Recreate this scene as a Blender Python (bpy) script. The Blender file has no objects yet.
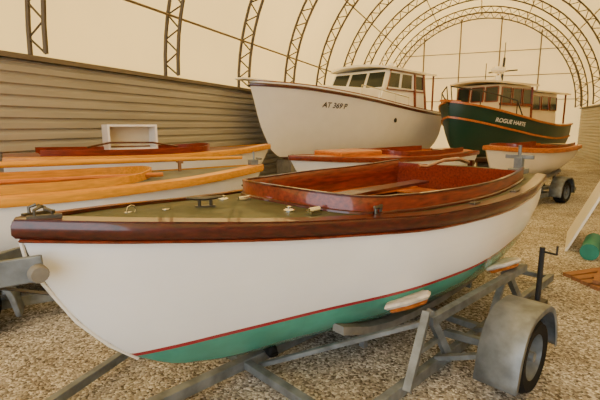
import bpy, bmesh, math, random
from mathutils import Vector, Matrix
random.seed(4)
YAW=math.radians(22.6); CY,SY=math.cos(YAW),math.sin(YAW); H=1.75
def W(X,D,z=0): return Vector((CY*X-SY*D, SY*X+CY*D, z))
# ------------------------------------------------------------ materials
def nodes(name):
    m=bpy.data.materials.new(name); m.use_nodes=True; nt=m.node_tree
    return m,nt,nt.nodes['Principled BSDF']
def c4(c): return (c[0],c[1],c[2],1)
def mat(name,col,rough=.5,metal=0,var=.12,scale=6,bump=0,stretch=(1,1,1),coat=0,bscale=None,spec=.5):
    m,nt,b=nodes(name)
    tc=nt.nodes.new('ShaderNodeTexCoord'); mp=nt.nodes.new('ShaderNodeMapping'); mp.inputs['Scale'].default_value=stretch
    nt.links.new(tc.outputs['Object'],mp.inputs['Vector'])
    n=nt.nodes.new('ShaderNodeTexNoise'); n.inputs['Scale'].default_value=scale; n.inputs['Detail'].default_value=6
    nt.links.new(mp.outputs[0],n.inputs['Vector'])
    r=nt.nodes.new('ShaderNodeValToRGB'); r.color_ramp.elements[0].position=.3; r.color_ramp.elements[1].position=.7
    r.color_ramp.elements[0].color=c4([x*(1-var) for x in col]); r.color_ramp.elements[1].color=c4([min(1,x*(1+var)) for x in col])
    nt.links.new(n.outputs['Fac'],r.inputs['Fac']); nt.links.new(r.outputs['Color'],b.inputs['Base Color'])
    b.inputs['Roughness'].default_value=rough; b.inputs['Metallic'].default_value=metal
    b.inputs['Coat Weight'].default_value=coat; b.inputs['Coat Roughness'].default_value=.06
    b.inputs['Specular IOR Level'].default_value=spec
    if bump:
        bp=nt.nodes.new('ShaderNodeBump'); bp.inputs['Strength'].default_value=bump; bp.inputs['Distance'].default_value=.01
        n2=n
        if bscale:
            n2=nt.nodes.new('ShaderNodeTexNoise'); n2.inputs['Scale'].default_value=bscale; nt.links.new(mp.outputs[0],n2.inputs['Vector'])
        nt.links.new(n2.outputs['Fac'],bp.inputs['Height']); nt.links.new(bp.outputs[0],b.inputs['Normal'])
    return m
def wood(name,c,coat=.6,rough=.4,var=.35): return mat(name,c,rough,0,var,5,.03,(1,9,9),coat,spec=.3)
def hullmat(name,top,bottom,stripe,z0,slope,sw=.025,planks=0,rough=.3,coat=.3):
    """white topsides / boot stripe / bottom paint, split by local height"""
    m,nt,b=nodes(name); N=nt.nodes.new; Lk=nt.links.new
    tc=N('ShaderNodeTexCoord'); sp=N('ShaderNodeSeparateXYZ'); Lk(tc.outputs['Object'],sp.inputs[0])
    def math_(op,a,bv):
        x=N('ShaderNodeMath'); x.operation=op
        for i,v in enumerate((a,bv)):
            if isinstance(v,(int,float)): x.inputs[i].default_value=v
            else: Lk(v,x.inputs[i])
        return x.outputs[0]
    h=math_('SUBTRACT',sp.outputs['Z'],math_('ADD',math_('MULTIPLY',sp.outputs['X'],slope),z0))
    n=N('ShaderNodeTexNoise'); n.inputs['Scale'].default_value=3; n.inputs['Detail'].default_value=7; Lk(tc.outputs['Object'],n.inputs['Vector'])
    def vr(c,v):
        r=N('ShaderNodeValToRGB'); r.color_ramp.elements[0].position=.35;r.color_ramp.elements[1].position=.65
        r.color_ramp.elements[0].color=c4([x*(1-v) for x in c]); r.color_ramp.elements[1].color=c4(c); Lk(n.outputs['Fac'],r.inputs['Fac']); return r.outputs['Color']
    def mix(f,a,bb):
        x=N('ShaderNodeMix'); x.data_type='RGBA'; Lk(f,x.inputs['Factor'])
        Lk(a,x.inputs[6]); Lk(bb,x.inputs[7]); return x.outputs[2]
    c=mix(math_('GREATER_THAN',h,0.0),vr(bottom,.3),vr(stripe,.15))
    c=mix(math_('GREATER_THAN',h,sw),c,vr(top,.04))
    Lk(c,b.inputs['Base Color']); b.inputs['Roughness'].default_value=rough; b.inputs['Coat Weight'].default_value=coat; b.inputs['Coat Roughness'].default_value=.15
    if planks:
        w=N('ShaderNodeTexWave'); w.bands_direction='Z'; w.inputs['Scale'].default_value=planks; Lk(tc.outputs['Object'],w.inputs['Vector'])
        r=math_('POWER',w.outputs['Fac'],12.0)
        bp=N('ShaderNodeBump'); bp.inputs['Strength'].default_value=.15; bp.inputs['Distance'].default_value=.004; bp.invert=True
        Lk(r,bp.inputs['Height']); Lk(bp.outputs[0],b.inputs['Normal'])
    return m
M={}
M['mahog']=wood('mahogany_varnish',(.06,.008,.004),.8,.3,.5)
M['mahog2']=wood('mahogany_bright',(.17,.022,.006),.7,.3,.45)
M['teak']=wood('teak_orange',(.45,.13,.02),.4,.4,.4)
M['yellow']=wood('spruce_varnish',(.66,.28,.015),.35,.4,.2)
M['canvas']=mat('deck_canvas',(.06,.066,.035),.55,0,.35,5,.12,coat=.12,bscale=60,spec=.2)
M['tan']=mat('tan_canvas',(.36,.29,.15),.6,0,.2,5)
M['grey']=mat('grey_deck',(.12,.13,.12),.5,0,.25,5,spec=.3)
M['galv']=mat('galvanised_steel',(.18,.2,.215),.5,.4,.4,9,.05)
M['steel']=mat('dull_bronze',(.12,.11,.09),.4,.8,.2,12)
M['chrome']=mat('chrome',(.7,.7,.68),.2,1,.05)
M['rubber']=mat('tyre_rubber',(.012,.012,.012),.8,0,.2,20,.1,spec=.2)
M['black']=mat('black_fitting',(.02,.02,.022),.5)
M['white']=mat('white_paint',(.86,.84,.8),.35,0,.04,3)
M['cream']=mat('cream_paint',(.7,.6,.42),.5,0,.05,3)
M['glass']=mat('tinted_glass',(.02,.028,.025),.15,0,.1,2,spec=.35)
M['truss']=mat('truss_steel',(.1,.08,.055),.6,.3,.1)
M['purlin']=mat('purlin_steel',(.2,.15,.09),.6,.3,.1)
M['teal']=mat('teal_tarp',(.015,.2,.15),.6,0,.15,8,.3)
M['redox']=mat('red_antifoul',(.16,.04,.028),.7)
M['lumber']=wood('raw_lumber',(.26,.12,.05),0,.8,.2)
M['carpet']=mat('bunk_carpet',(.6,.56,.5),.95,0,.3,14,.3)
M['conc']=mat('block_grey',(.2,.19,.17),.9,0,.2,10,.2)
M['siding']=mat('wall_siding',(.36,.335,.285),.5,0,.12,2,0,(.3,.3,3),spec=.35)
M['beige']=mat('wall_cap',(.15,.12,.085),.6,0,.1)
def fabric(name,col,tr):
    m=bpy.data.materials.new(name); m.use_nodes=True; nt=m.node_tree; nt.nodes.clear(); N=nt.nodes.new
    o=N('ShaderNodeOutputMaterial'); d=N('ShaderNodeBsdfDiffuse'); t=N('ShaderNodeBsdfTranslucent'); x=N('ShaderNodeMixShader')
    tc=N('ShaderNodeTexCoord'); n=N('ShaderNodeTexNoise'); n.inputs['Scale'].default_value=.5; n.inputs['Detail'].default_value=5
    nt.links.new(tc.outputs['Object'],n.inputs['Vector'])
    r=N('ShaderNodeValToRGB'); r.color_ramp.elements[0].color=c4([c*.82 for c in col]); r.color_ramp.elements[1].color=c4(col)
    nt.links.new(n.outputs['Fac'],r.inputs['Fac'])
    nt.links.new(r.outputs[0],d.inputs['Color']); nt.links.new(r.outputs[0],t.inputs['Color'])
    x.inputs[0].default_value=tr; nt.links.new(d.outputs[0],x.inputs[1]); nt.links.new(t.outputs[0],x.inputs[2]); nt.links.new(x.outputs[0],o.inputs[0])
    return m
M['fabric']=fabric('tent_fabric',(.92,.62,.21),.36)
M['endfab']=fabric('end_fabric',(.88,.6,.22),.32)
def gravel():
    m,nt,b=nodes('gravel'); N=nt.nodes.new; Lk=nt.links.new
    tc=N('ShaderNodeTexCoord'); v=N('ShaderNodeTexVoronoi'); v.inputs['Scale'].default_value=60; Lk(tc.outputs['Object'],v.inputs['Vector'])
    r=N('ShaderNodeValToRGB'); e=r.color_ramp.elements
    e[0].color=(.12,.1,.08,1); e[1].color=(.86,.83,.77,1); k=e.new(.3); k.color=(.33,.3,.26,1); k=e.new(.7); k.color=(.53,.49,.43,1)
    s=N('ShaderNodeSeparateColor'); Lk(v.outputs['Color'],s.inputs[0]); Lk(s.outputs[0],r.inputs['Fac'])
    n=N('ShaderNodeTexNoise'); n.inputs['Scale'].default_value=1.3; n.inputs['Detail'].default_value=8; Lk(tc.outputs['Object'],n.inputs['Vector'])
    r2=N('ShaderNodeValToRGB'); r2.color_ramp.elements[0].position=.38; r2.color_ramp.elements[1].position=.62
    r2.color_ramp.elements[0].color=(.68,.65,.6,1); r2.color_ramp.elements[1].color=(1,1,1,1); Lk(n.outputs['Fac'],r2.inputs['Fac'])
    x=N('ShaderNodeMix'); x.data_type='RGBA'; x.blend_type='MULTIPLY'; x.inputs['Factor'].default_value=1; Lk(r.outputs[0],x.inputs[6]); Lk(r2.outputs[0],x.inputs[7])
    Lk(x.outputs[2],b.inputs['Base Color']); b.inputs['Roughness'].default_value=.95; b.inputs['Specular IOR Level'].default_value=.2
    bp=N('ShaderNodeBump'); bp.invert=True; bp.inputs['Strength'].default_value=.9; bp.inputs['Distance'].default_value=.012
    Lk(v.outputs['Distance'],bp.inputs['Height']); Lk(bp.outputs[0],b.inputs['Normal']); return m
M['gravel']=gravel()
# ------------------------------------------------------------ mesh helpers
def obj(name,verts,faces,mt,parent=None,smooth=False,loc=None,rz=0):
    me=bpy.data.meshes.new(name); me.from_pydata([tuple(v) for v in verts],[],faces); me.update()
    bm=bmesh.new(); bm.from_mesh(me); bmesh.ops.remove_doubles(bm,verts=bm.verts,dist=1e-5)
    bmesh.ops.recalc_face_normals(bm,faces=bm.faces); bm.to_mesh(me); bm.free()
    o=bpy.data.objects.new(name,me); bpy.context.scene.collection.objects.link(o)
    if mt: me.materials.append(mt)
    if smooth:
        for p in me.polygons: p.use_smooth=True
        try: me.set_sharp_from_angle(angle=math.radians(40))
        except Exception: pass
    if parent: o.parent=parent
    if loc is not None: o.location=loc
    o.rotation_euler=(0,0,rz)
    return o
def empty(name,loc,rz):
    e=bpy.data.objects.new(name,None); e.location=loc; e.rotation_euler=(0,0,rz); e.empty_display_size=.2
    bpy.context.scene.collection.objects.link(e); return e
class G:
    def __init__(s): s.v=[]; s.f=[]
    def add(s,v,f):
        n=len(s.v); s.v+= [Vector(x) for x in v]; s.f+=[tuple(i+n for i in q) for q in f]; return s
    def beam(s,p0,p1,w,h,bev=0):
        p0=Vector(p0);p1=Vector(p1);t=(p1-p0).normalized(); up=Vector((0,0,1))
        if abs(t.z)>.9: up=Vector((1,0,0))
        a=t.cross(up).normalized(); b=a.cross(t).normalized(); v=[]
        for p in (p0,p1):
            for i,j in ((-1,-1),(1,-1),(1,1),(-1,1)): v.append(p+a*i*w/2+b*j*h/2)
        return s.add(v,[(0,1,2,3),(7,6,5,4),(0,4,5,1),(1,5,6,2),(2,6,7,3),(3,7,4,0)])
    def box(s,x0,x1,y0,y1,z0,z1):
        v=[(x,y,z) for z in (z0,z1) for x,y in ((x0,y0),(x1,y0),(x1,y1),(x0,y1))]
        return s.add(v,[(3,2,1,0),(4,5,6,7),(0,1,5,4),(1,2,6,5),(2,3,7,6),(3,0,4,7)])
    def tube(s,path,r,n=8,closed=False):
        path=[Vector(p) for p in path]; v=[];f=[]; N=len(path); a=None
        for i,p in enumerate(path):
            if closed: t=path[(i+1)%N]-path[i-1]
            else: t=path[min(i+1,N-1)]-path[max(i-1,0)]
            t.normalize()
            if a is None:
                a=t.cross(Vector((0,0,1)) if abs(t.z)<.9 else Vector((1,0,0))).normalized()
            else: a=(a-t*a.dot(t)).normalized()
            b=t.cross(a); rr=r[i] if isinstance(r,(list,tuple)) else r
            for k in range(n):
                q=2*math.pi*k/n; v.append(p+(a*math.cos(q)+b*math.sin(q))*rr)
        for i in range(N if closed else N-1):
            j=(i+1)%N
            for k in range(n): f.append((i*n+k,i*n+(k+1)%n,j*n+(k+1)%n,j*n+k))
        if not closed: f.append(tuple(range(n))[::-1]); f.append(tuple((N-1)*n+k for k in range(n)))
        return s.add(v,f)
    def sweep(s,path,prof,closed=False):
        """prof: (lateral left-normal offset, dz)"""
        path=[Vector(p) for p in path];N=len(path);v=[];f=[];m=len(prof)
        for i,p in enumerate(path):
            if closed: t0=path[i]-path[i-1]; t1=path[(i+1)%N]-path[i]
            else: t0=path[i]-path[i-1] if i else path[1]-path[0]; t1=path[i+1]-path[i] if i<N-1 else path[i]-path[i-1]
            t0=Vector((t0.x,t0.y,0)).normalized(); t1=Vector((t1.x,t1.y,0)).normalized(); t=t0+t1
            if t.length<1e-4: t=t1
            t.normalize(); nn=Vector((-t.y,t.x,0)); k=1/max(.5,nn.dot(Vector((-t1.y,t1.x,0))))
            for a,b in prof: v.append(p+nn*a*k+Vector((0,0,b)))
        for i in range(N if closed else N-1):
            j=(i+1)%N
            for k in range(m): f.append((i*m+k,i*m+(k+1)%m,j*m+(k+1)%m,j*m+k))
        if not closed: f.append(tuple(range(m))[::-1]); f.append(tuple((N-1)*m+k for k in range(m)))
        return s.add(v,f)
    def lathe(s,prof,c,axis='y',n=28):
        v=[];f=[];m=len(prof)
        for i in range(n):
            q=2*math.pi*i/n
            for r,h in prof:
                if axis=='y': v.append((c[0]+r*math.cos(q),c[1]+h,c[2]+r*math.sin(q)))
                elif axis=='x': v.append((c[0]+h,c[1]+r*math.cos(q),c[2]+r*math.sin(q)))
                else: v.append((c[0]+r*math.cos(q),c[1]+r*math.sin(q),c[2]+h))
        for i in range(n):
            j=(i+1)%n
            for k in range(m-1): f.append((i*m+k,j*m+k,j*m+k+1,i*m+k+1))
        return s.add(v,f)
    def make(s,name,mt,parent=None,smooth=False,loc=None,rz=0,bevel=0):
        o=obj(name,s.v,s.f,mt,parent,smooth,loc,rz)
        if bevel:
            b=o.modifiers.new('bevel','BEVEL'); b.width=bevel; b.segments=2; b.limit_method='ANGLE'
        return o
def pch(pts):
    xs=[p[0] for p in pts]; ys=[p[1] for p in pts]; n=len(xs)
    d=[(ys[i+1]-ys[i])/(xs[i+1]-xs[i]) for i in range(n-1)]
    m=[d[0]]+[0 if d[i-1]*d[i]<=0 else 2*d[i-1]*d[i]/(d[i-1]+d[i]) for i in range(1,n-1)]+[d[-1]]
    def f(x):
        if x<=xs[0]: return ys[0]
        if x>=xs[-1]: return ys[-1]
        i=0
        while x>xs[i+1]: i+=1
        h=xs[i+1]-xs[i]; t=(x-xs[i])/h
        return (2*t**3-3*t*t+1)*ys[i]+(t**3-2*t*t+t)*h*m[i]+(-2*t**3+3*t*t)*ys[i+1]+(t**3-t*t)*h*m[i+1]
    return f
class Hull:
    def __init__(s,L,b,zs,zk,full,p=.9,crown=.05):
        s.L=L; s.b=pch(b); s.zs=pch(zs); s.zk=pch(zk); s.full=pch(full); s.p=p; s.crown=crown
    def shape(s,tau,f): return (1-f)*(1-tau)**s.p+f*max(0,1-tau**3)**.5
    def half(s,x,z):
        zs,zk=s.zs(x),s.zk(x); tau=min(1,max(0,(zs-z)/(zs-zk))); return s.b(x)*s.shape(tau,s.full(x))
    def build(s,parent,mt,name='hull',nst=46,nv=14):
        g=G(); v=[];f=[]
        xs=[s.L*(i/nst)**1.35 for i in range(nst+1)]; R=2*nv+1
        for x in xs:
            zs,zk,b,fl=s.zs(x),s.zk(x),s.b(x),s.full(x)
            row=[]
            for k in range(nv+1):
                tau=math.sin(k/nv*math.pi/2); row.append((b*s.shape(tau,fl),zs+(zk-zs)*tau))
            for y,z in row: v.append((x,-y,z))
            for y,z in row[:-1][::-1]: v.append((x,y,z))
        for i in range(len(xs)-1):
            for k in range(R-1): f.append((i*R+k,i*R+k+1,(i+1)*R+k+1,(i+1)*R+k))
        f.append(tuple((len(xs)-1)*R+k for k in range(R)))
        g.add(v,f); return g.make(name,mt,parent,True)
    def sheer(s,n=50,inset=0,dz=0,x1=None):
        x1=x1 or s.L; pts=[]
        for i in range(n+1):
            x=x1*(1-(i/n))**1.4; pts.append((x,-max(0,s.b(x)-inset),s.zs(x)+dz))
        return pts+[(p[0],-p[1],p[2]) for p in pts[:-1][::-1]]
    def decz(s,x,y):
        b=max(.01,s.b(x)); return s.zs(x)+s.crown*b/max(.01,s.b(s.L*.5))*(1-min(1,(y/b)**2))
    def cockpit(s,s0,s1,side,fr):
        P=[];O=[]
        for k in range(13):
            q=k/12*math.pi/2; P.append((s0+fr*(1-math.cos(q)),(s.b(s0+fr)-side)*math.sin(q))); O.append(s0-.05+(fr+.05)*k/12)
        for k in range(1,23):
            x=s0+fr+(s1-s0-fr)*k/22; P.append((x,s.b(x)-side)); O.append(x)
        return P,O
    def deck(s,parent,mt,ck=None,name='deck',nc=6):
        v=[];f=[]; rows=[]
        if ck is None:
            for i in range(41):
                x=s.L*(i/40)**1.3; rows.append([(x,s.b(x)*k/nc,s.decz(x,s.b(x)*k/nc)) for k in range(nc+1)])
        else:
            P,O=ck; s0=P[0][0]
            def line(pi,po): 
                return [((pi[0]+(po[0]-pi[0])*k/nc),(pi[1]+(po[1]-pi[1])*k/nc)) for k in range(nc+1)]
            raw=[]
            for i in range(20):
                x=s0*i/20; xo=O[0]*i/20; raw.append(line((x,0),(xo,s.b(xo))))
            for (px,pw),xo in zip(P,O): raw.append(line((px,pw),(xo,s.b(xo))))
            px,pw=P[-1]
            for i in range(1,7):
                t=i/6; xo=min(s.L,px+(s.L-px)*min(1,t*2)); yo=s.b(s.L)*(1 if t<=.5 else (1-t)*2)
                raw.append(line((px,pw*(1-t)),(xo,yo)))
            for r in raw: rows.append([(x,y,s.decz(x,y)) for x,y in r])
        for sg in (1,-1):
            base=len(v)
            for r in rows: v+= [(x,y*sg,z) for x,y,z in r]
            for i in range(len(rows)-1):
                for k in range(nc):
                    a=base+i*(nc+1)+k; f.append((a,a+1,a+nc+2,a+nc+1))
        return G().add(v,f).make(name,mt,parent,True)
    def loop(s,P,dz=0):
        a=[(x,-w,s.decz(x,w)+dz) for x,w in P][::-1]
        return a+[(p[0],-p[1],p[2]) for p in a[:-1][::-1]]
    def well(s,parent,P,zf,mt,mtf):
        pts=s.loop(P); n=len(pts); v=[];f=[]
        for x,y,z in pts:
            v.append((x,y,z)); 
            zf2=max(zf,s.zk(x)+.06); w=min(abs(y),max(.01,s.half(x,zf2)-.03)); v.append((x,math.copysign(w,y),zf2))
        for i in range(n-1): f.append((2*i,2*i+1,2*i+3,2*i+2))
        f.append((0,1,2*n-1,2*n-2))
        G().add(v,f).make('cockpit_lining',mt,parent)
        b=[v[2*i+1] for i in range(n)]; G().add(b,[tuple(range(n))]).make('cockpit_sole',mtf,parent)
    def bench(s,parent,P,x0,x1,zt,wd,mt,name='side_bench'):
        g=G()
        for sg in (1,-1):
            path=[];
            for i in range(17):
                x=x0+(x1-x0)*i/16; w=min([p[1] for p in sorted(P,key=lambda p:abs(p[0]-x))[:1]][0],s.half(x,zt)-.03)-.01
                path.append((x,sg*(w-wd/2),zt))
            g.sweep(path,[(-wd/2,-.015),(wd/2,-.015),(wd/2,.015),(-wd/2,.015)])
        return g.make(name,mt,parent)
def textmesh(body,size,mt,parent,fn,name):
    cu=bpy.data.curves.new('tmp','FONT'); cu.body=body; cu.size=size; cu.offset=size*.02
    t=bpy.data.objects.new('tmp',cu); bpy.context.scene.collection.objects.link(t); bpy.context.view_layer.update()
    me=bpy.data.meshes.new_from_object(t.evaluated_get(bpy.context.evaluated_depsgraph_get()))
    bpy.data.objects.remove(t)
    for v in me.vertices: v.co=Vector(fn(v.co.x,v.co.y))
    o=bpy.data.objects.new(name,me); me.materials.clear(); me.materials.append(mt); bpy.context.scene.collection.objects.link(o); o.parent=parent; return o
# ------------------------------------------------------------ building
XL,XR=-6.0,5.05; Y0,Y1=-7.0,29.0; ZW=2.65; XC=(XL+XR)/2; R=(XR-XL)/2
G().add([(XL-.3,Y0-12,0),(XR+.3,Y0-12,0),(XR+.3,Y1+.3,0),(XL-.3,Y1+.3,0)],[(0,1,2,3)]).make('floor',M['gravel'])
def siding(name,x,sg):
    g=G(); v=[];f=[]; pr=[]; z=0; P=.155
    while z<ZW-.02:
        pr+= [(x+sg*.04,z),(x+sg*.04,z+P*.5),(x+sg*.02,z+P*.62),(x+sg*.0,z+P*.72),(x+sg*.0,z+P*.86),(x+sg*.035,min(ZW,z+P*.98))]; z+=P
    for y in (Y0,Y1): v+=[(a,y,b) for a,b in pr]
    m=len(pr)
    for i in range(m-1): f.append((i,i+1,m+i+1,m+i))
    g.add(v,f)
    g.box(min(x-sg*.05,x-sg*.01),max(x-sg*.05,x-sg*.01),Y0,Y1,0,ZW)
    return g.make(name,M['siding'])
siding('wall_left',XL,1); siding('wall_right',XR,-1)
g=G(); g.box(XL-.06,XL+.1,Y0,Y1,ZW,ZW+.07); g.make('trim_1',M['beige'])
g=G(); g.box(XR-.1,XR+.06,Y0,Y1,ZW,ZW+.07); g.make('trim_2',M['beige'])
def arc(r,a,y): return (XC-r*math.cos(a),y,ZW+.07+r*math.sin(a))
TY=[4.4+2.85*k for k in range(-4,9)]
v=[];f=[];na=48; ys=[]
for i in range(len(TY)-1):
    ys+= [TY[i]+(TY[i+1]-TY[i])*k/6 for k in range(6)]
ys=[Y0]+[y for y in ys if y>Y0+.1]+[TY[-1],Y1]
for y in ys:
    ph=min(abs(y-t) for t in TY); sag=.03*math.sin(min(1,ph/1.42)*math.pi/2)
    for k in range(na+1): v.append(arc(R+.05-sag,math.pi*k/na,y))
for i in range(len(ys)-1):
    for k in range(na): q=i*(na+1)+k; f.append((q,q+1,q+na+2,q+na+1))
G().add(v,f).make('ceiling',M['fabric'],None,True)
pts=[(XL,Y1,0)]+[arc(R,math.pi*k/na,Y1) for k in range(na+1)]+[(XR,Y1,0)]
G().add(pts,[tuple(range(len(pts)))]).make('wall_back',M['endfab'])
g=G()
for x in (XC-3.2,XC-1.1,XC+1.1,XC+3.2):
    g.beam((x,Y1-.12,0),(x,Y1-.12,ZW+math.sqrt(R*R-(x-XC)**2)-.1),.07,.07)
for z in (3.2,4.6,6.0): 
    hw=math.sqrt(max(0,R*R-(z-ZW)**2))-.05; g.beam((XC-hw,Y1-.1,z),(XC+hw,Y1-.1,z),.04,.04)
g.make('trim_3',M['purlin'])
for y in TY+[Y1-.35]:
    if y<Y0+.2: continue
    g=G(); r0,r1=R-.07,R-.38; n=44
    for r in (r0,r1): g.tube([arc(r,math.pi*k/n,y) for k in range(n+1)],.036,6)
    m=74; z=[arc(r0 if k%2 else r1,math.pi*k/m,y) for k in range(m+1)]
    for a,b in zip(z[:-1],z[1:]): g.tube([a,b],.018,4)
    g.make('roof_truss',M['truss'])
g=G()
for a in (12,38,64,90,116,142,168):
    g.tube([arc(R-.22,math.radians(a),Y0),arc(R-.22,math.radians(a),Y1-.2)],.024,6)
g.make('roof_purlins',M['purlin'])
# ------------------------------------------------------------ trailer
def wheel(parent,x,y,r,w=.2):
    t=G(); t.lathe([(r*.62,-w/2),(r*.9,-w/2-.01),(r,-w*.36),(r*1.005,0),(r,w*.36),(r*.9,w/2+.01),(r*.62,w/2)],(x,y,r)); t.make('tyre',M['rubber'],parent,True)
    t=G(); s=-1 if y<0 else 1
    t.lathe([(r*.63,-w/2),(r*.6,w/2*.2*s),(r*.5,w*.1*s),(r*.3,w*.25*s),(r*.14,w*.3*s),(r*.13,w*.5*s),(0.001,w*.52*s)],(x,y,r))
    t.lathe([(r*.63,-w/2),(r*.6,-w*.3),(r*.6,w*.3),(r*.63,w/2)],(x,y,r)); t.make('wheel_rim',M['galv'],parent,True)
def fender(parent,x,y,zc,w=.26,sc=1):
    pr=[(-.45,-.16),(-.4,.08),(-.3,.24),(-.16,.32),(.14,.32),(.29,.25),(.4,.08),(.44,-.12)]
    fn=[]
    for i in range(len(pr)-1):
        for k in range(4):
            t=k/4; fn.append((pr[i][0]*(1-t)+pr[i+1][0]*t,pr[i][1]*(1-t)+pr[i+1][1]*t))
    fn.append(pr[-1]); 
    for _ in range(2): fn=[fn[0]]+[tuple((fn[i-1][k]+2*fn[i][k]+fn[i+1][k])/4 for k in (0,1)) for i in range(1,len(fn)-1)]+[fn[-1]]
    fn=[(a*sc,b*sc) for a,b in fn]
    v=[];f=[];n=len(fn); s=-1 if y<0 else 1
    for a,b in fn:
        L=math.hypot(a,b+.1); k=(L-.045)/L
        v+= [(x+a,y-s*w/2,zc+b),(x+a,y+s*(w/2-.02),zc+b),(x+a*.985,y+s*w/2,zc+b*.985-.004),(x+a*k,y+s*w/2,zc+(b+.1)*k-.1)]
    for i in range(n-1):
        for j in range(3): f.append((4*i+j,4*i+4+j,4*i+5+j,4*i+1+j))
    o=G().add(v,f).make('fender',M['galv'],parent,True); m=o.modifiers.new('s','SOLIDIFY'); m.thickness=.006
def trailer(loc,rz,hull,x0,x1,xw,hw,wy,zr=.24,r=.3,nose=-1.2,winch=None,bx=None,name='boat_trailer',bw=.07,fsc=1):
    e=empty(name,loc,rz); g=G()
    g.beam((nose,0,zr-.03),(x1,0,zr-.03),bw+.01,bw+.01)
    for s in (1,-1):
        g.beam((x0,s*hw,zr-.02),(x1,s*hw,zr-.02),bw-.01,bw+.02)
        g.beam((x0,s*hw,zr-.02),(nose+.6,s*.04,zr-.02),bw-.01,bw)
    for i in range(3):
        x=x0+(x1-x0)*i/2; g.beam((x,-hw,zr-.03),(x,hw,zr-.03),bw,bw-.005)
    g.make('frame',M['galv'],e,bevel=.004)
    g=G(); g.beam((xw,-wy,r),(xw,-hw*.9,r*.8),.05,.05); g.beam((xw,wy,r),(xw,hw*.9,r*.8),.05,.05)
    for s in (1,-1):
        g.beam((xw-.3,s*hw,zr+.02),(xw-.3,s*(wy+.05),r+.12),.05,.03); g.beam((xw+.3,s*hw,zr+.02),(xw+.3,s*(wy+.05),r+.12),.05,.03)
    g.make('axle',M['galv'],e)
    for s in (1,-1): wheel(e,xw,s*wy,r); fender(e,xw,s*wy,r+.06,sc=fsc)
    bx=bx or (x0+.5,x1-.3)
    g=G(); p=G()
    for s in (1,-1):
        path=[]
        for i in range(9):
            x=bx[0]+(bx[1]-bx[0])*i/8; y=.5*hw; z=hull.zk(x)
            while hull.half(x,z)<y and z<hull.zs(x): z+=.01
            path.append((x,s*y,z-.07))
        g.sweep(path,[(-.05,-.03),(.05,-.03),(.05,.03),(-.05,.03)])
        for i in (1,4,7):
            q=path[i]
            if q[2]-.02>zr+.03: p.beam((q[0],q[1],q[2]-.02),(q[0],s*.5*hw,zr),.05,.04)
    g.make('bunks',M['conc'],e)
    if p.v: p.make('bunk_posts',M['galv'],e)
    g=G()
    for x in (x0+.2,x1-.2):
        zz=hull.zk(x)-.05
        g.lathe([(.001,-.09),(.03,-.09),(.045,-.07),(.035,0),(.045,.07),(.03,.09),(.001,.09)],(x,0,zz),n=14); g.beam((x,-.1,zz),(x,-.1,zr-.02),.01,.05); g.beam((x,.1,zz),(x,.1,zr-.02),.01,.05)
    g.make('keel_rollers',M['rubber'],e,True)
    g=G(); g.tube([(nose+.25,.1,.06),(nose+.25,.1,.75)],.03,10); g.tube([(nose+.25,.1,.75),(nose+.25,.25,.76),(nose+.25,.25,.84)],.01,6); g.beam((nose+.25,0,zr),(nose+.25,.1,zr),.08,.08); g.box(nose+.17,nose+.33,.02,.18,0,.06)
    g.make('tongue_jack',M['galv'],e)
    if winch:
        wx,wz=winch; g=G(); g.beam((wx-.5,0,zr),(wx-.36,0,wz-.02),.07,.07); g.beam((wx-.38,0,wz-.02),(wx-.05,0,wz),.05,.05)
        g.lathe([(.001,-.06),(.07,-.06),(.07,-.05),(.03,-.05),(.03,.05),(.07,.05),(.07,.06),(.001,.06)],(wx-.42,0,wz+.08),n=16)
        g.make('winch_post',M['galv'],e)
        g=G()
        for s in (1,-1):
            g.beam((wx-.12,s*.05,wz-.0),(wx+.09,s*.12,wz+.01),.03,.12)
        g.box(wx-.14,wx-.09,-.09,.09,wz-.09,wz+.07)
        g.make('bow_stop',M['galv'],e,bevel=.006)
        g=G()
        for s in (1,-1): g.lathe([(.001,-.03),(.035,-.03),(.042,-.015),(.042,.015),(.035,.03),(.001,.03)],(wx+.06,s*.15,wz-.005),n=16)
        g.make('bow_rollers',M['conc'],e,True)
        g=G(); g.beam((wx-.4,0,wz+.06),(wx+.12,0,wz-.16),.05,.004); g.make('winch_strap',M['black'],e)
    return e
# ------------------------------------------------------------ foreground launch
A1=math.radians(44)
FB=W(-1.29,1.95); RZ=A1+YAW
fh=Hull(4.6,[(0,.015),(.12,.09),(.35,.22),(.7,.38),(1.1,.53),(1.5,.67),(2.3,.92),(3,.99),(3.8,.94),(4.6,.8)],
 [(0,1.31),(.5,1.265),(1.4,1.19),(2.3,1.155),(3.2,1.155),(4.6,1.22)],
 [(0,1.24),(.02,1.15),(.1,.95),(.2,.77),(.35,.58),(.5,.44),(.8,.28),(1.3,.19),(2.2,.17),(3,.18),(3.7,.22),(4.6,.45)],
 [(0,.1),(.5,.2),(1.2,.5),(2,.82),(3,1),(4.6,1)],.85,.06)
fb=empty('wooden_launch_boat',FB,RZ)
hm=hullmat('launch_hull_paint',(.94,.94,.94),(.075,.4,.3),(.36,.02,.03),.415,.085,.028,planks=1.6,rough=.22,coat=.5)
fh.build(fb,hm,nst=64,nv=20)
ck=fh.cockpit(1.5,4.2,.15,.5)
fh.deck(fb,M['canvas'],ck)
fh.well(fb,ck[0],.72,M['mahog2'],M['teak'])
G().sweep(fh.sheer(70),[(-.02,-.075),(.025,-.07),(.038,-.05),(.038,-.01),(.03,.012),(-.02,.012)]).make('rubrail',M['mahog'],fb,True)
G().sweep(fh.sheer(70,dz=.013),[(-.06,-.006),(.024,-.004),(.024,.008),(-.06,.012)]).make('covering_board',M['mahog'],fb)
G().sweep(fh.sheer(70,dz=-.085),[(-.01,-.01),(.012,-.008),(.018,0),(.012,.008),(-.01,.01)]).make('rail_bead',M['mahog2'],fb)
lp=fh.loop(ck[0]); CH=.105
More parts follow.
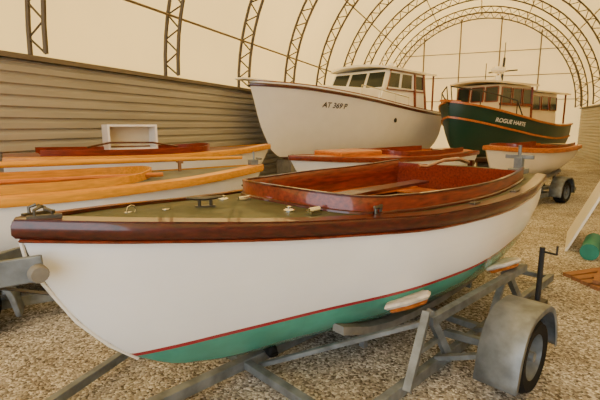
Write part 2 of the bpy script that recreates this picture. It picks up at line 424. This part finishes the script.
G().sweep(lp,[(-.011,-.03),(.011,-.03),(.011,CH),(.006,CH+.008),(-.006,CH+.008),(-.011,CH)]).make('coaming',M['mahog2'],fb,True)
G().sweep(lp,[(-.013,CH+.002),(.016,CH+.002),(.016,CH+.014),(-.013,CH+.014)]).make('coaming_cap',M['mahog'],fb)
G().sweep(lp,[(.011,-.01),(.03,-.01),(.026,.012),(.011,.018)]).make('coaming_base',M['mahog'],fb)
g=G(); px,pw=ck[0][-1]; g.box(px-.012,px+.012,-pw,pw,fh.zs(px)-.35,fh.zs(px)+.1); g.make('aft_bulkhead',M['mahog2'],fb)
fh.bench(fb,ck[0],2.0,4.15,1.02,.34,M['teak'])
g=G()
g.box(2.55,2.85,-.62,.62,1.0,1.025); g.box(3.75,4.15,-.55,.55,1.0,1.02); g.make('thwarts',M['teak'],fb,bevel=.005)
g=G(); g.box(2.0,2.55,-.025,.025,.72,1.06); g.box(1.95,2.9,-.05,.05,1.05,1.08); g.make('centreboard_trunk',M['mahog2'],fb,bevel=.004)
g=G(); g.beam((1.95,-.1,1.2),(3.9,.22,1.13),.17,.028); g.make('spare_plank',M['mahog'],fb)
g=G(); g.box(1.93,2.0,-.5,.5,1.14,1.185); g.make('deck_beam',M['mahog2'],fb)
g=G()
for x in [1.75+.28*i for i in range(9)]: g.box(x,x+.04,-.58,.58,.73,.75)
g.make('floor_battens',M['yellow'],fb)
g=G(); g.tube([(4.55,0,1.32),(4.3,0,1.37),(3.9,-.03,1.38),(3.5,-.06,1.34),(3.3,-.08,1.36)],[.022,.024,.02,.017,.019],8); g.make('tiller',M['mahog2'],fb,True)
g=G(); g.box(4.6,4.64,-.03,.03,.4,1.34); g.add([(4.6,-.015,.6),(4.95,-.015,.4),(4.9,-.015,.2),(4.6,-.015,.25),(4.6,.015,.6),(4.95,.015,.4),(4.9,.015,.2),(4.6,.015,.25)],[(0,1,2,3),(7,6,5,4),(0,4,5,1),(1,5,6,2),(2,6,7,3),(3,7,4,0)]); g.make('rudder',M['mahog'],fb)
def cleat(parent,x,y,z,L=.2,rz=0,m='steel'):
    g=G(); c,s=math.cos(rz),math.sin(rz)
    def T(a,b,h): return (x+a*c-b*s,y+a*s+b*c,z+h)
    g.tube([T(-L/2,0,.062),T(-L*.3,0,.056),T(0,0,.052),T(L*.3,0,.056),T(L/2,0,.062)],[.008,.012,.014,.012,.008],8)
    for a in (-.035,.035): g.tube([T(a,0,0),T(a,0,.052)],.011,8)
    g.beam(T(-.06,0,.005),T(.06,0,.005),.04,.01); g.make('cleat',M[m],parent,True)
cleat(fb,.98,0,fh.decz(.98,0),.22,math.radians(-25))
cleat(fb,1.83,-.685,fh.decz(1.83,.685),.12,math.radians(10))
cleat(fb,1.83,.685,fh.decz(1.83,.685),.12,math.radians(-10))
g=G()
for x,y in ((1.38,-.33),(1.3,.28)):
    zz=fh.decz(x,y); g.lathe([(.001,.0),(.04,0),(.04,.01),(.02,.02),(.02,.03),(.001,.035)],(x,y,zz-.003),'z',14); g.box(x+.03,x+.12,y-.17,y-.12,zz-.01,zz+.015); g.tube([(x+.03,y-.145,zz+.02),(x+.12,y-.145,zz+.02)],.013,8)
for x,y in ((.5,0),(.72,.0)):
    zz=fh.decz(x,y); g.lathe([(.001,0),(.022,0),(.022,.006),(.001,.008)],(x,y,zz-.002),'z',12)
g.tube([(.52+.025*math.cos(a),0,fh.decz(.5,0)+.012+.025*math.sin(a)) for a in [k*math.pi/4 for k in range(8)]],.004,5,True)
g.make('deck_fittings',M['chrome'],fb,True)
g=G()
for s in (1,-1):
    for x in (2.7,3.5):
        y=s*(fh.b(x)-.05); zz=fh.zs(x)+.01; g.box(x-.05,x+.05,y-.025,y+.025,zz,zz+.025); g.tube([(x,y,zz+.02),(x,y,zz+.03)],.016,8)
g.make('oarlock_sockets',M['steel'],fb,bevel=.003)
g=G(); zz=fh.zs(.05)+.02
for s in (1,-1):
    g.beam((.02,s*.035,zz+.005),(.16,s*.07,zz+.003),.03,.02); g.tube([(.05,s*.045,zz),(.05,s*.05,zz+.04),(.08,s*.04,zz+.052)],.008,8); g.tube([(.12,s*.06,zz),(.12,s*.065,zz+.03),(.09,s*.05,zz+.045)],.008,8)
g.make('bow_chocks',M['steel'],fb,True)
g=G(); g.tube([(.0,0,1.33),(-.01,0,1.25),(.01,0,1.1),(.1,0,.93),(.2,0,.75),(.35,0,.565),(.5,0,.43)],.009,8); g.make('stem_band',M['white'],fb,True)
g=G(); zz=fh.zs(4.35); g.box(4.3,4.38,-.68,-.6,zz,zz+.22); g.box(4.26,4.42,-.72,-.56,zz+.05,zz+.1); g.box(4.33,4.36,-.78,-.5,zz+.2,zz+.24); g.tube([(4.34,-.64,zz+.24),(4.34,-.64,zz+.34)],.018,8); g.make('quarter_bracket',M['galv'],fb,bevel=.005)
tr=trailer(FB,RZ,fh,1.25,4.7,2.5,.95,1.38,zr=.13,r=.25,nose=-1.3,winch=(-.04,1.1),bx=(1.7,4.0),fsc=.88,bw=.06)
g=G()
for s in (-1,1):
    g.beam((1.75,s*1.0,.12),(2.07,s*.93,.52),.05,.05); g.beam((2.3,s*1.0,.12),(2.09,s*.93,.52),.05,.05); g.beam((1.9,s*.96,.3),(2.2,s*.96,.3),.03,.03)
    g.beam((1.3,s*.1,.1),(2.0,s*.92,.46),.03,.03)
    g.beam((3.0,s*.98,.12),(3.36,s*.95,.5),.05,.05); g.beam((3.7,s*.98,.12),(3.38,s*.95,.5),.05,.05)
    g.beam((2.08,s*.95,.46),(3.6,s*1.02,.5),.05,.06)
g.make('side_guides',M['galv'],tr)
def pad(g,c,n,r,t):
    n=Vector(n).normalized(); a=n.cross(Vector((0,0,1))).normalized(); b=n.cross(a); v=[];f=[];N=20
    for rr,h in ((0.001,-t),(r*.9,-t),(r,0),(r*.9,t),(.001,t)):
        for k in range(N):
            q=2*math.pi*k/N; jt=1+.12*math.sin(3*q)+.06*math.sin(7*q); v.append(Vector(c)+(a*math.cos(q)*1.25+b*math.sin(q)*.8)*rr*jt+n*h)
    for i in range(4):
        for k in range(N): f.append((i*N+k,i*N+(k+1)%N,(i+1)*N+(k+1)%N,(i+1)*N+k))
    g.add(v,f)
g=G();g2=G()
for s in (-1,1):
    for x,z in ((2.1,.56),(3.38,.56)):
        y=fh.half(x,z)+.06; pad(g,(x,s*y,z),(0,-s*.35,.85),.17,.016); pad(g2,(x,s*(y+.01),z-.03),(0,-s*.35,.85),.14,.014)
g.make('guide_pads',M['carpet'],tr,True); g2.make('pad_boards',M['teak'],tr,True)
g=G(); g.tube([(3.95,-1.05,.1),(3.95,-1.05,.62)],.025,10); g.tube([(3.95,-1.05,.58),(3.85,-1.2,.6),(3.85,-1.2,.68)],.011,6); g.box(3.88,4.02,-1.12,-.98,.0,.1); g.make('rear_jack',M['black'],tr)
# ------------------------------------------------------------ small boats
def smallboat(name,X,D,al,L,B,z,zkeel,rail,topc,botc,deckm,ck=None,wellm=None,zw=None,stripe=None,sheerup=.12,trail=True,tz=.22,wl=.3,coam=None,railp=None,transom=None,boxy=.85):
    rz=math.radians(al)+YAW; e=empty(name,W(X,D),rz)
    h=Hull(L,[(0,.015),(.08*L,.3*B/2),(.25*L,.72*B/2),(.45*L,.97*B/2),(.6*L,B/2),(.8*L,.93*B/2),(L,.76*B/2)],
      [(0,z+sheerup),(.25*L,z+sheerup*.3),(.55*L,z),(L,z+sheerup*.35)],
      [(0,z+sheerup-.06),(.01*L,z-.05),(.035*L,z-.3*(z-zkeel)),(.08*L,z-.65*(z-zkeel)),(.14*L,zkeel+.06),(.3*L,zkeel),(.7*L,zkeel+.03),(L,zkeel+.4*(z-zkeel))],
      [(0,.1),(.2*L,.4),(.45*L,boxy),(L,boxy)],.85,.05)
    h.build(e,hullmat(name+'_paint',topc,botc,stripe or botc,zkeel+wl*(z-zkeel),.0,.025,planks=1.5))
    if ck:
        c=h.cockpit(ck[0]*L,ck[1]*L,ck[2],ck[3]); h.deck(e,deckm,c); h.well(e,c[0],zw or zkeel+.3,wellm or M['teak'],wellm or M['teak'])
        lp=h.loop(c[0]); G().sweep(lp,[(-.012,-.02),(.012,-.02),(.012,.08),(-.012,.08)]).make('coaming',coam or M['mahog2'],e)
        h.bench(e,c[0],c[0][14][0],ck[1]*L-.05,z-.15,.25,M['yellow'])
        g=G()
        for x in (.5*L,.72*L): w=h.half(x,z-.2)-.1; g.box(x,x+.22,-w,w,z-.15,z-.125)
        g.make('thwarts',M['yellow'],e)
    else: h.deck(e,deckm)
    rp=railp or [(-.03,-.07),(.03,-.065),(.038,-.03),(.03,.012),(-.05,.02)]
    G().sweep(h.sheer(50),rp).make('rubrail',rail,e,True)
    if transom:
        pts=[]; 
        for k in range(13):
            tau=math.sin(k/12*math.pi/2); pts.append((h.b(L)*.96*h.shape(tau,h.full(L)),h.zs(L)+(h.zk(L)+.02-h.zs(L))*tau))
        poly=[(L+.012,-y,zz) for y,zz in pts]+[(L+.012,y,zz) for y,zz in pts[:-1][::-1]]
        G().add(poly,[tuple(range(len(poly)))]).make('transom',transom,e)
    if trail: trailer(W(X,D),rz,h,.3*L,.95*L,.62*L,B*.42,B*.5+.04,zr=tz,r=.25,nose=-.4,bx=(.35*L,.85*L),fsc=.9)
    return e,h
W_=(.86,.84,.8)
e,h=smallboat('sailing_dinghy',-.5,5.55,209,4.9,1.6,1.14,.38,M['yellow'],W_,(.015,.07,.05),M['grey'],(.28,.9,.16,.5),M['tan'],.8,sheerup=.1,
   coam=M['yellow'],railp=[(-.03,-.07),(.035,-.065),(.045,-.04),(.035,.015),(-.07,.025)],wl=.18)
g=G(); g.tube([(.2,-.15,1.34),(2.4,-.12,1.36),(4.8,-.1,1.36)],[.02,.034,.028],10); g.make('mast_spar',M['yellow'],e,True)
g=G()
for x in (1.0,4.2): g.beam((x,-.14,1.12),(x,-.14,1.33),.05,.03); g.beam((x,-.24,1.32),(x,-.04,1.32),.04,.03)
g.make('mast_crutches',M['lumber'],e)
g=G(); g.tube([(1.3,.35,1.23),(3.0,.45,1.25),(4.4,.4,1.24)],.024,8); g.make('boom_spar',M['teak'],e,True)
g=G(); g.box(.06,.16,-.05,.05,1.24,1.32); g.tube([(.1,0,1.32),(.1,0,1.42)],.012,6); g.tube([(.03,-.07,1.33),(.03,.07,1.33)],.015,6); g.make('stem_fitting',M['galv'],e)
e2,h2=smallboat('rowing_skiff',-.55,7.7,214.5,3.9,1.3,1.33,.6,M['yellow'],W_,(.3,.08,.05),M['mahog2'],(.3,.9,.12,.4),M['teak'],.95,sheerup=.08,transom=M['mahog2'],tz=.24)
g=G(); g.tube([(1.6,-.1,1.42),(2.0,-.1,1.49),(2.6,-.1,1.5),(2.9,-.1,1.44)],.014,8); g.make('tiller',M['mahog'],e2,True)
e3,h3=smallboat('varnished_runabout',-.15,6.75,37,4.3,1.5,1.2,.5,M['mahog2'],W_,(.3,.08,.05),M['teak'],(.42,.9,.14,.35),M['teak'],.85,sheerup=.08)
g=G(); g.box(.75,1.7,-.36,.36,1.2,1.33); g.make('cabin_trunk',M['teak'],e3,bevel=.03)
e4,h4=smallboat('rowing_tender',3.85,9.0,38,3.5,1.3,1.22,.55,M['teak'],(.84,.74,.56),(.84,.74,.56),M['tan'],(.18,.93,.08,.4),M['teak'],.85,sheerup=.1,railp=[(-.04,-.08),(.04,-.07),(.05,-.03),(.04,.02),(-.06,.03)])
# ------------------------------------------------------------ cabin cruiser
rz=math.radians(47)+YAW; cb=empty('cabin_cruiser',W(-1.23,11.0),rz)
ch=Hull(8.0,[(0,.02),(.3,.3),(.8,.62),(1.6,.98),(2.8,1.3),(4.2,1.45),(6,1.45),(8,1.3)],[(0,2.76),(1,2.7),(2.5,2.55),(4.5,2.34),(6.5,2.18),(8,2.12)],
  [(0,2.7),(.1,2.4),(.3,1.8),(.5,1.4),(.75,1.05),(1.1,.86),(2,.72),(4,.62),(8,.6)],[(0,.0),(1,.1),(2.5,.45),(4.5,.8),(8,.9)],1.15,.08)
ch.build(cb,hullmat('cruiser_paint',(.9,.87,.82),(.16,.05,.04),(.1,.05,.04),.86,0,.04),nst=50)
ch.deck(cb,M['cream'])
G().sweep(ch.sheer(60),[(-.02,-.06),(.03,-.05),(.04,-.02),(.03,.02),(-.06,.03)]).make('rubrail',M['mahog'],cb,True)
G().sweep(ch.sheer(60,inset=.05,dz=.03),[(-.02,-.0),(.02,-.0),(.02,.04),(-.02,.04)]).make('toerail',M['white'],cb,True)
G().sweep(ch.sheer(60,inset=.05,dz=.07),[(-.03,0),(.03,0),(.03,.022),(-.03,.022)]).make('toerail_cap',M['mahog2'],cb,True)
def cabin(parent,x0,x1,w0,w1,z0,z1,mt,name,rake=0,topw=None):
    tw=topw or 1
    P0=[(x0,-w0),(x0,w0),(x1,w1),(x1,-w1)]
    v=[(x,y,z0) for x,y in P0]+[(x0+rake,-w0*tw,z1),(x0+rake,w0*tw,z1),(x1,w1*tw,z1),(x1,-w1*tw,z1)]
    f=[(0,1,5,4),(1,2,6,5),(2,3,7,6),(3,0,4,7),(4,5,6,7),(0,3,2,1)]
    return G().add(v,f).make(name,mt,parent,bevel=.02)
def roof(parent,x0,x1,w0,w1,z,t,mt,name,crown=.08,nose=.25):
    v=[];f=[];nx,ny=10,8
    for lay in (0,1):
        for i in range(nx+1):
            u=i/nx
            for j in range(ny+1):
                q=j/ny*2-1; w=w0+(w1-w0)*u; x=x0+(x1-x0)*u-nose*(1-u)*(1-q*q)
                v.append((x,w*q,z+crown*(1-q*q)+(t if lay else 0)))
    S=(nx+1)*(ny+1)
    for lay in (0,1):
        for i in range(nx):
            for j in range(ny):
                a=lay*S+i*(ny+1)+j; f.append((a,a+1,a+ny+2,a+ny+1))
    bd=[i*(ny+1) for i in range(nx+1)]+[nx*(ny+1)+j for j in range(1,ny+1)]+[i*(ny+1)+ny for i in range(nx-1,-1,-1)]+[j for j in range(ny-1,0,-1)]
    for a,b in zip(bd,bd[1:]+bd[:1]): f.append((a,b,b+S,a+S))
    return G().add(v,f).make(name,mt,parent,True)
def pane(g,fr,c0,c1,c2,c3,off,t=.03):
    c=[Vector(x)+Vector(off) for x in (c0,c1,c2,c3)]
    g.add(c,[(0,1,2,3)])
    for a,b in zip(c,c[1:]+c[:1]): fr.beam(a,b,t,t)
def lerp(a,b,t): return tuple(a[i]*(1-t)+b[i]*t for i in range(3))
def quadwin(g,fr,A,B,C,D_,n,mx,my0,my1,off):
    for i in range(n):
        u0=(i+mx)/n; u1=(i+1-mx)/n
        p=lambda u,v: lerp(lerp(A,B,u),lerp(D_,C,u),v)
        pane(g,fr,p(u0,my0),p(u1,my0),p(u1,my1),p(u0,my1),off)
cabin(cb,1.9,4.5,.5,1.0,2.45,2.84,M['white'],'trunk_cabin',.3)
cabin(cb,4.1,6.9,1.1,1.12,2.3,3.45,M['white'],'deckhouse',.6,topw=.9)
roof(cb,4.5,7.7,1.1,1.12,3.45,.06,M['white'],'hardtop',.1,.2)
gl=G();fr=G()
quadwin(gl,fr,(4.1,-1.1,2.3),(4.1,1.1,2.3),(4.7,.99,3.45),(4.7,-.99,3.45),3,.04,.5,.94,(-.03,0,.0))
for s in (-1,1): quadwin(gl,fr,(4.2,s*1.1,2.3),(6.9,s*1.12,2.3),(6.9,s*1.0,3.45),(4.75,s*.99,3.45),3,.06,.52,.93,(0,s*.02,0))
gl.make('windows',M['glass'],cb); fr.make('window_frames',M['white'],cb)
g=G()
for s in (-1,1):
    quadwin(G(),g,(4.2,s*1.1,2.3),(6.9,s*1.12,2.3),(6.9,s*1.0,3.45),(4.75,s*.99,3.45),1,.03,.47,.98,(0,s*.035,0)); g.beam((7.6,s*1.05,2.2),(7.6,s*1.05,3.48),.05,.05)
    g.beam((6.95,s*1.12,2.3),(6.95,s*1.0,3.45),.07,.07); g.beam((6.2,s*1.12,2.35),(6.25,s*1.04,3.4),.09,.06)
g.make('cabin_trim',M['mahog2'],cb)
g=G(); g.box(-.35,.7,-.16,.16,2.83,2.88); g.make('bow_platform',M['white'],cb,bevel=.02)
g=G()
for s in (-1,1):
    P=[(x,s*max(.02,ch.b(x)-.1),ch.zs(x)+.09) for x in (3.0,3.8,4.6,5.4)]
    g.tube([(a,b,c+.26) for a,b,c in P],.014,6)
    for p in P: g.tube([p,(p[0],p[1],p[2]+.26)],.01,6)
g.make('grab_rails',M['chrome'],cb)
g=G(); g.tube([(6.6,.5,3.6),(6.6,.5,4.1)],.012,6); g.tube([(6.0,-.3,3.55),(6.0,-.3,3.72)],.03,8); g.lathe([(.001,0),(.09,0),(.1,.04),(.06,.09),(.001,.1)],(6.0,-.3,3.72),'z',14); g.tube([(7.5,.9,3.5),(7.5,.95,4.5)],.01,6); g.make('antennas',M['white'],cb,True)
g=G(); yy=ch.half(4.6,1.9); g.lathe([(.001,0),(.07,0),(.07,-.02),(.001,-.02)],(4.6,-yy,1.9),'y',14); g.make('hull_port',M['black'],cb)
textmesh('AT 369 P',.19,M['black'],cb,lambda a,b:(1.75+a,-ch.half(1.75+a,2.22+b-a*.05)-.012,2.22+b-a*.05),'registration_number')
g=G()
for x in (1.3,2.8,4.4,6.0,7.5):
    z=ch.zk(x); g.box(x-.2,x+.2,-.2,.2,0,z*.5); g.box(x-.15,x+.15,-.28,.28,z*.5,z)
g.make('keel_blocks',M['conc'],cb)
def stands(hull,parent,xs,dz):
    g=G()
    for x in xs:
        for s in (-1,1):
            zz=hull.zk(x)+dz; y=hull.half(x,zz)
            g.tube([(x,s*y,zz-.05),(x,s*(y+.1),.35)],.03,8)
            for dx,dy in ((-.3,-.2),(.3,-.2),(0,.3)): g.tube([(x,s*(y+.09),.5),(x+dx,s*(y+.1+dy),.0)],.02,6)
            g.beam((x-.13,s*(y-.01),zz-.06),(x+.13,s*(y-.01),zz-.06),.2,.04)
    g.make('jack_stands',M['redox'],parent)
stands(ch,cb,(2.2,4.6,7.0),.35)
# ------------------------------------------------------------ green trawler
rz=math.radians(38)+YAW; tb=empty('trawler_yacht',W(4.5,13.4),rz)
th=Hull(6.6,[(0,.04),(.2,.35),(.6,.72),(1.3,1.05),(2.4,1.25),(4,1.28),(5.4,1.2),(6.6,.98)],[(0,2.45),(.8,2.26),(2,2.03),(3.5,1.84),(5,1.74),(6.6,1.8)],
  [(0,2.3),(.08,1.8),(.2,1.3),(.4,.95),(.8,.7),(2,.5),(6.6,.5)],[(0,.25),(1,.5),(2.5,.8),(6.6,.9)],.9,.02)
th.build(tb,hullmat('trawler_paint',(.006,.045,.032),(.18,.05,.035),(.4,.36,.28),.7,0,.04),nst=46)
th.deck(tb,M['cream'])
G().sweep(th.sheer(50,dz=0),[(-.05,-.03),(.05,-.03),(.05,.03),(-.05,.03)]).make('caprail',M['teak'],tb,True)
G().sweep([(x,(math.copysign(th.half(x,z-.45),y) if x>.01 else 0),z-.45) for x,y,z in th.sheer(50)],[(-.02,-.03),(.04,-.03),(.04,.03),(-.02,.03)]).make('rub_strake',M['teak'],tb,True)
cabin(tb,1.5,3.4,.75,.88,1.95,3.02,M['cream'],'pilothouse',.12,topw=.96)
cabin(tb,3.4,5.5,.88,.84,1.8,2.85,M['cream'],'saloon',0,topw=.96)
roof(tb,1.35,3.6,.88,1.0,3.02,.06,M['cream'],'pilothouse_roof',.07,.12)
roof(tb,3.5,6.3,1.0,.97,2.85,.05,M['cream'],'saloon_roof',.06,.0)
gl=G();fr=G()
quadwin(gl,fr,(1.5,-.75,1.95),(1.5,.75,1.95),(1.62,.72,3.02),(1.62,-.72,3.02),3,.08,.5,.92,(-.03,0,0))
for s in (-1,1):
    quadwin(gl,fr,(1.55,s*.75,1.95),(3.4,s*.88,1.95),(3.4,s*.85,3.02),(1.65,s*.72,3.02),3,.08,.45,.9,(0,s*.025,0))
    quadwin(gl,fr,(3.4,s*.88,1.8),(5.5,s*.84,1.8),(5.5,s*.81,2.85),(3.4,s*.85,2.85),3,.1,.45,.88,(0,s*.025,0))
    fr.beam((6.1,s*.87,1.8),(6.1,s*.87,2.88),.05,.05); fr.beam((3.4,s*.9,1.9),(3.4,s*.87,3.0),.07,.05); fr.beam((1.5,s*.78,2.4),(3.4,s*.9,2.38),.03,.06)
gl.make('windows',M['glass'],tb); fr.make('window_frames',M['mahog2'],tb)
g=G()
g.tube([(3.0,0,3.1),(3.1,0,4.0)],.04,8); g.tube([(3.04,-.5,3.55),(3.04,.5,3.55)],.025,6); g.tube([(3.1,0,4.0),(3.1,0,4.5)],.015,6)
g.tube([(2.5,.3,3.1),(2.5,.3,3.8)],.015,6)
g.make('mast',M['black'],tb)
g=G(); g.lathe([(.001,0),(.2,0),(.24,.05),(.22,.13),(.12,.18),(.001,.19)],(2.75,-.0,3.5),'z',18); g.beam((2.75,0,3.48),(3.05,0,3.48),.12,.04); g.lathe([(.001,0),(.1,0),(.12,.08),(.07,.2),(.001,.22)],(2.2,-.3,3.12),'z',14); g.make('radar_dome',M['white'],tb,True)
g=G()
for s in (-1,1):
    P=[(x,s*max(.03,th.b(x)-.05),th.zs(x)) for x in (.05,.6,1.2,1.9)]
    g.tube([(a-.1,b,c+.45) for a,b,c in P[:1]]+[(a,b,c+.45) for a,b,c in P[1:]]+[(2.3,P[-1][1],P[-1][2])],.022,6)
    for p in P: g.tube([p,(p[0]-(.1 if p[0]<.1 else 0),p[1],p[2]+.45)],.018,6)
g.make('bow_rail',M['black'],tb)
textmesh('ROGUE HARTE',.17,M['white'],tb,lambda a,b:(1.1+a*1.1,-th.half(1.1+a*1.1,1.86+b-a*.13)-.014,1.86+b-a*.13),'name_lettering')
g=G(); g.box(-.35,.5,-.09,.09,2.44,2.5); g.make('bowsprit',M['teak'],tb)
g=G()
for x in (.9,2.4,4,5.6): z=th.zk(x); g.box(x-.2,x+.2,-.2,.2,0,z)
g.make('keel_blocks',M['conc'],tb)
stands(th,tb,(1.6,3.4,5.2),.3)
# ------------------------------------------------------------ loose items
p=W(-2.62,6.75); e=empty('storage_crate',(p.x,p.y,1.38),math.radians(35)+YAW)
g=G(); w,hh,dd,t=.36,.38,.2,.03
g.box(-w,w,-dd,dd,0,t); g.box(-w,w,-dd,dd,hh-t,hh); g.box(-w,-w+t,-dd,dd,t,hh-t); g.box(w-t,w,-dd,dd,t,hh-t); g.box(-w+t,w-t,dd-t,dd,t,hh-t); g.make('shell',M['white'],e)
g=G(); g.box(-w+t,w-t,dd-t-.02,dd-t,t,hh-t); g.make('lining',M['cream'],e)
p=W(4.3,6.3); G().beam((-.25,0,0),(.18,0,1.05),1.3,.03).make('plywood_sheet',M['white'],None,loc=p,rz=math.radians(-10))
p=W(4.0,5.75); G().tube([(0,-.35,.11),(0,.4,.11)],.11,16).make('rolled_tarp',M['teal'],None,True,loc=p,rz=math.radians(-15))
p=W(3.45,4.75); g=G()
for i in range(4): g.beam((-.35+.02*i,-.2+i*.13,.02),(.4,-.25+i*.15,.02),.1,.04)
g.beam((-.3,-.2,.07),(.35,.2,.06),.1,.035); g.make('lumber_scraps',M['lumber'],None,loc=p,rz=math.radians(40))
# ------------------------------------------------------------ light & camera
w=bpy.data.worlds.new('World'); bpy.context.scene.world=w; w.use_nodes=True; bg=w.node_tree.nodes['Background']
bg.inputs[0].default_value=(.88,.94,1,1); bg.inputs[1].default_value=4.0
sl=bpy.data.lights.new('sun','SUN'); sl.energy=6.5; sl.angle=.05; sl.color=(1,.95,.86); so=bpy.data.objects.new('sun',sl); so.rotation_euler=(math.radians(-18),math.radians(-22),0); bpy.context.scene.collection.objects.link(so)
cd=bpy.data.cameras.new('camera'); cd.lens=26; cd.sensor_width=36; co=bpy.data.objects.new('camera',cd); co.location=(0,0,H)
co.rotation_euler=(math.radians(80.2),0,YAW); bpy.context.scene.collection.objects.link(co); bpy.context.scene.camera=co
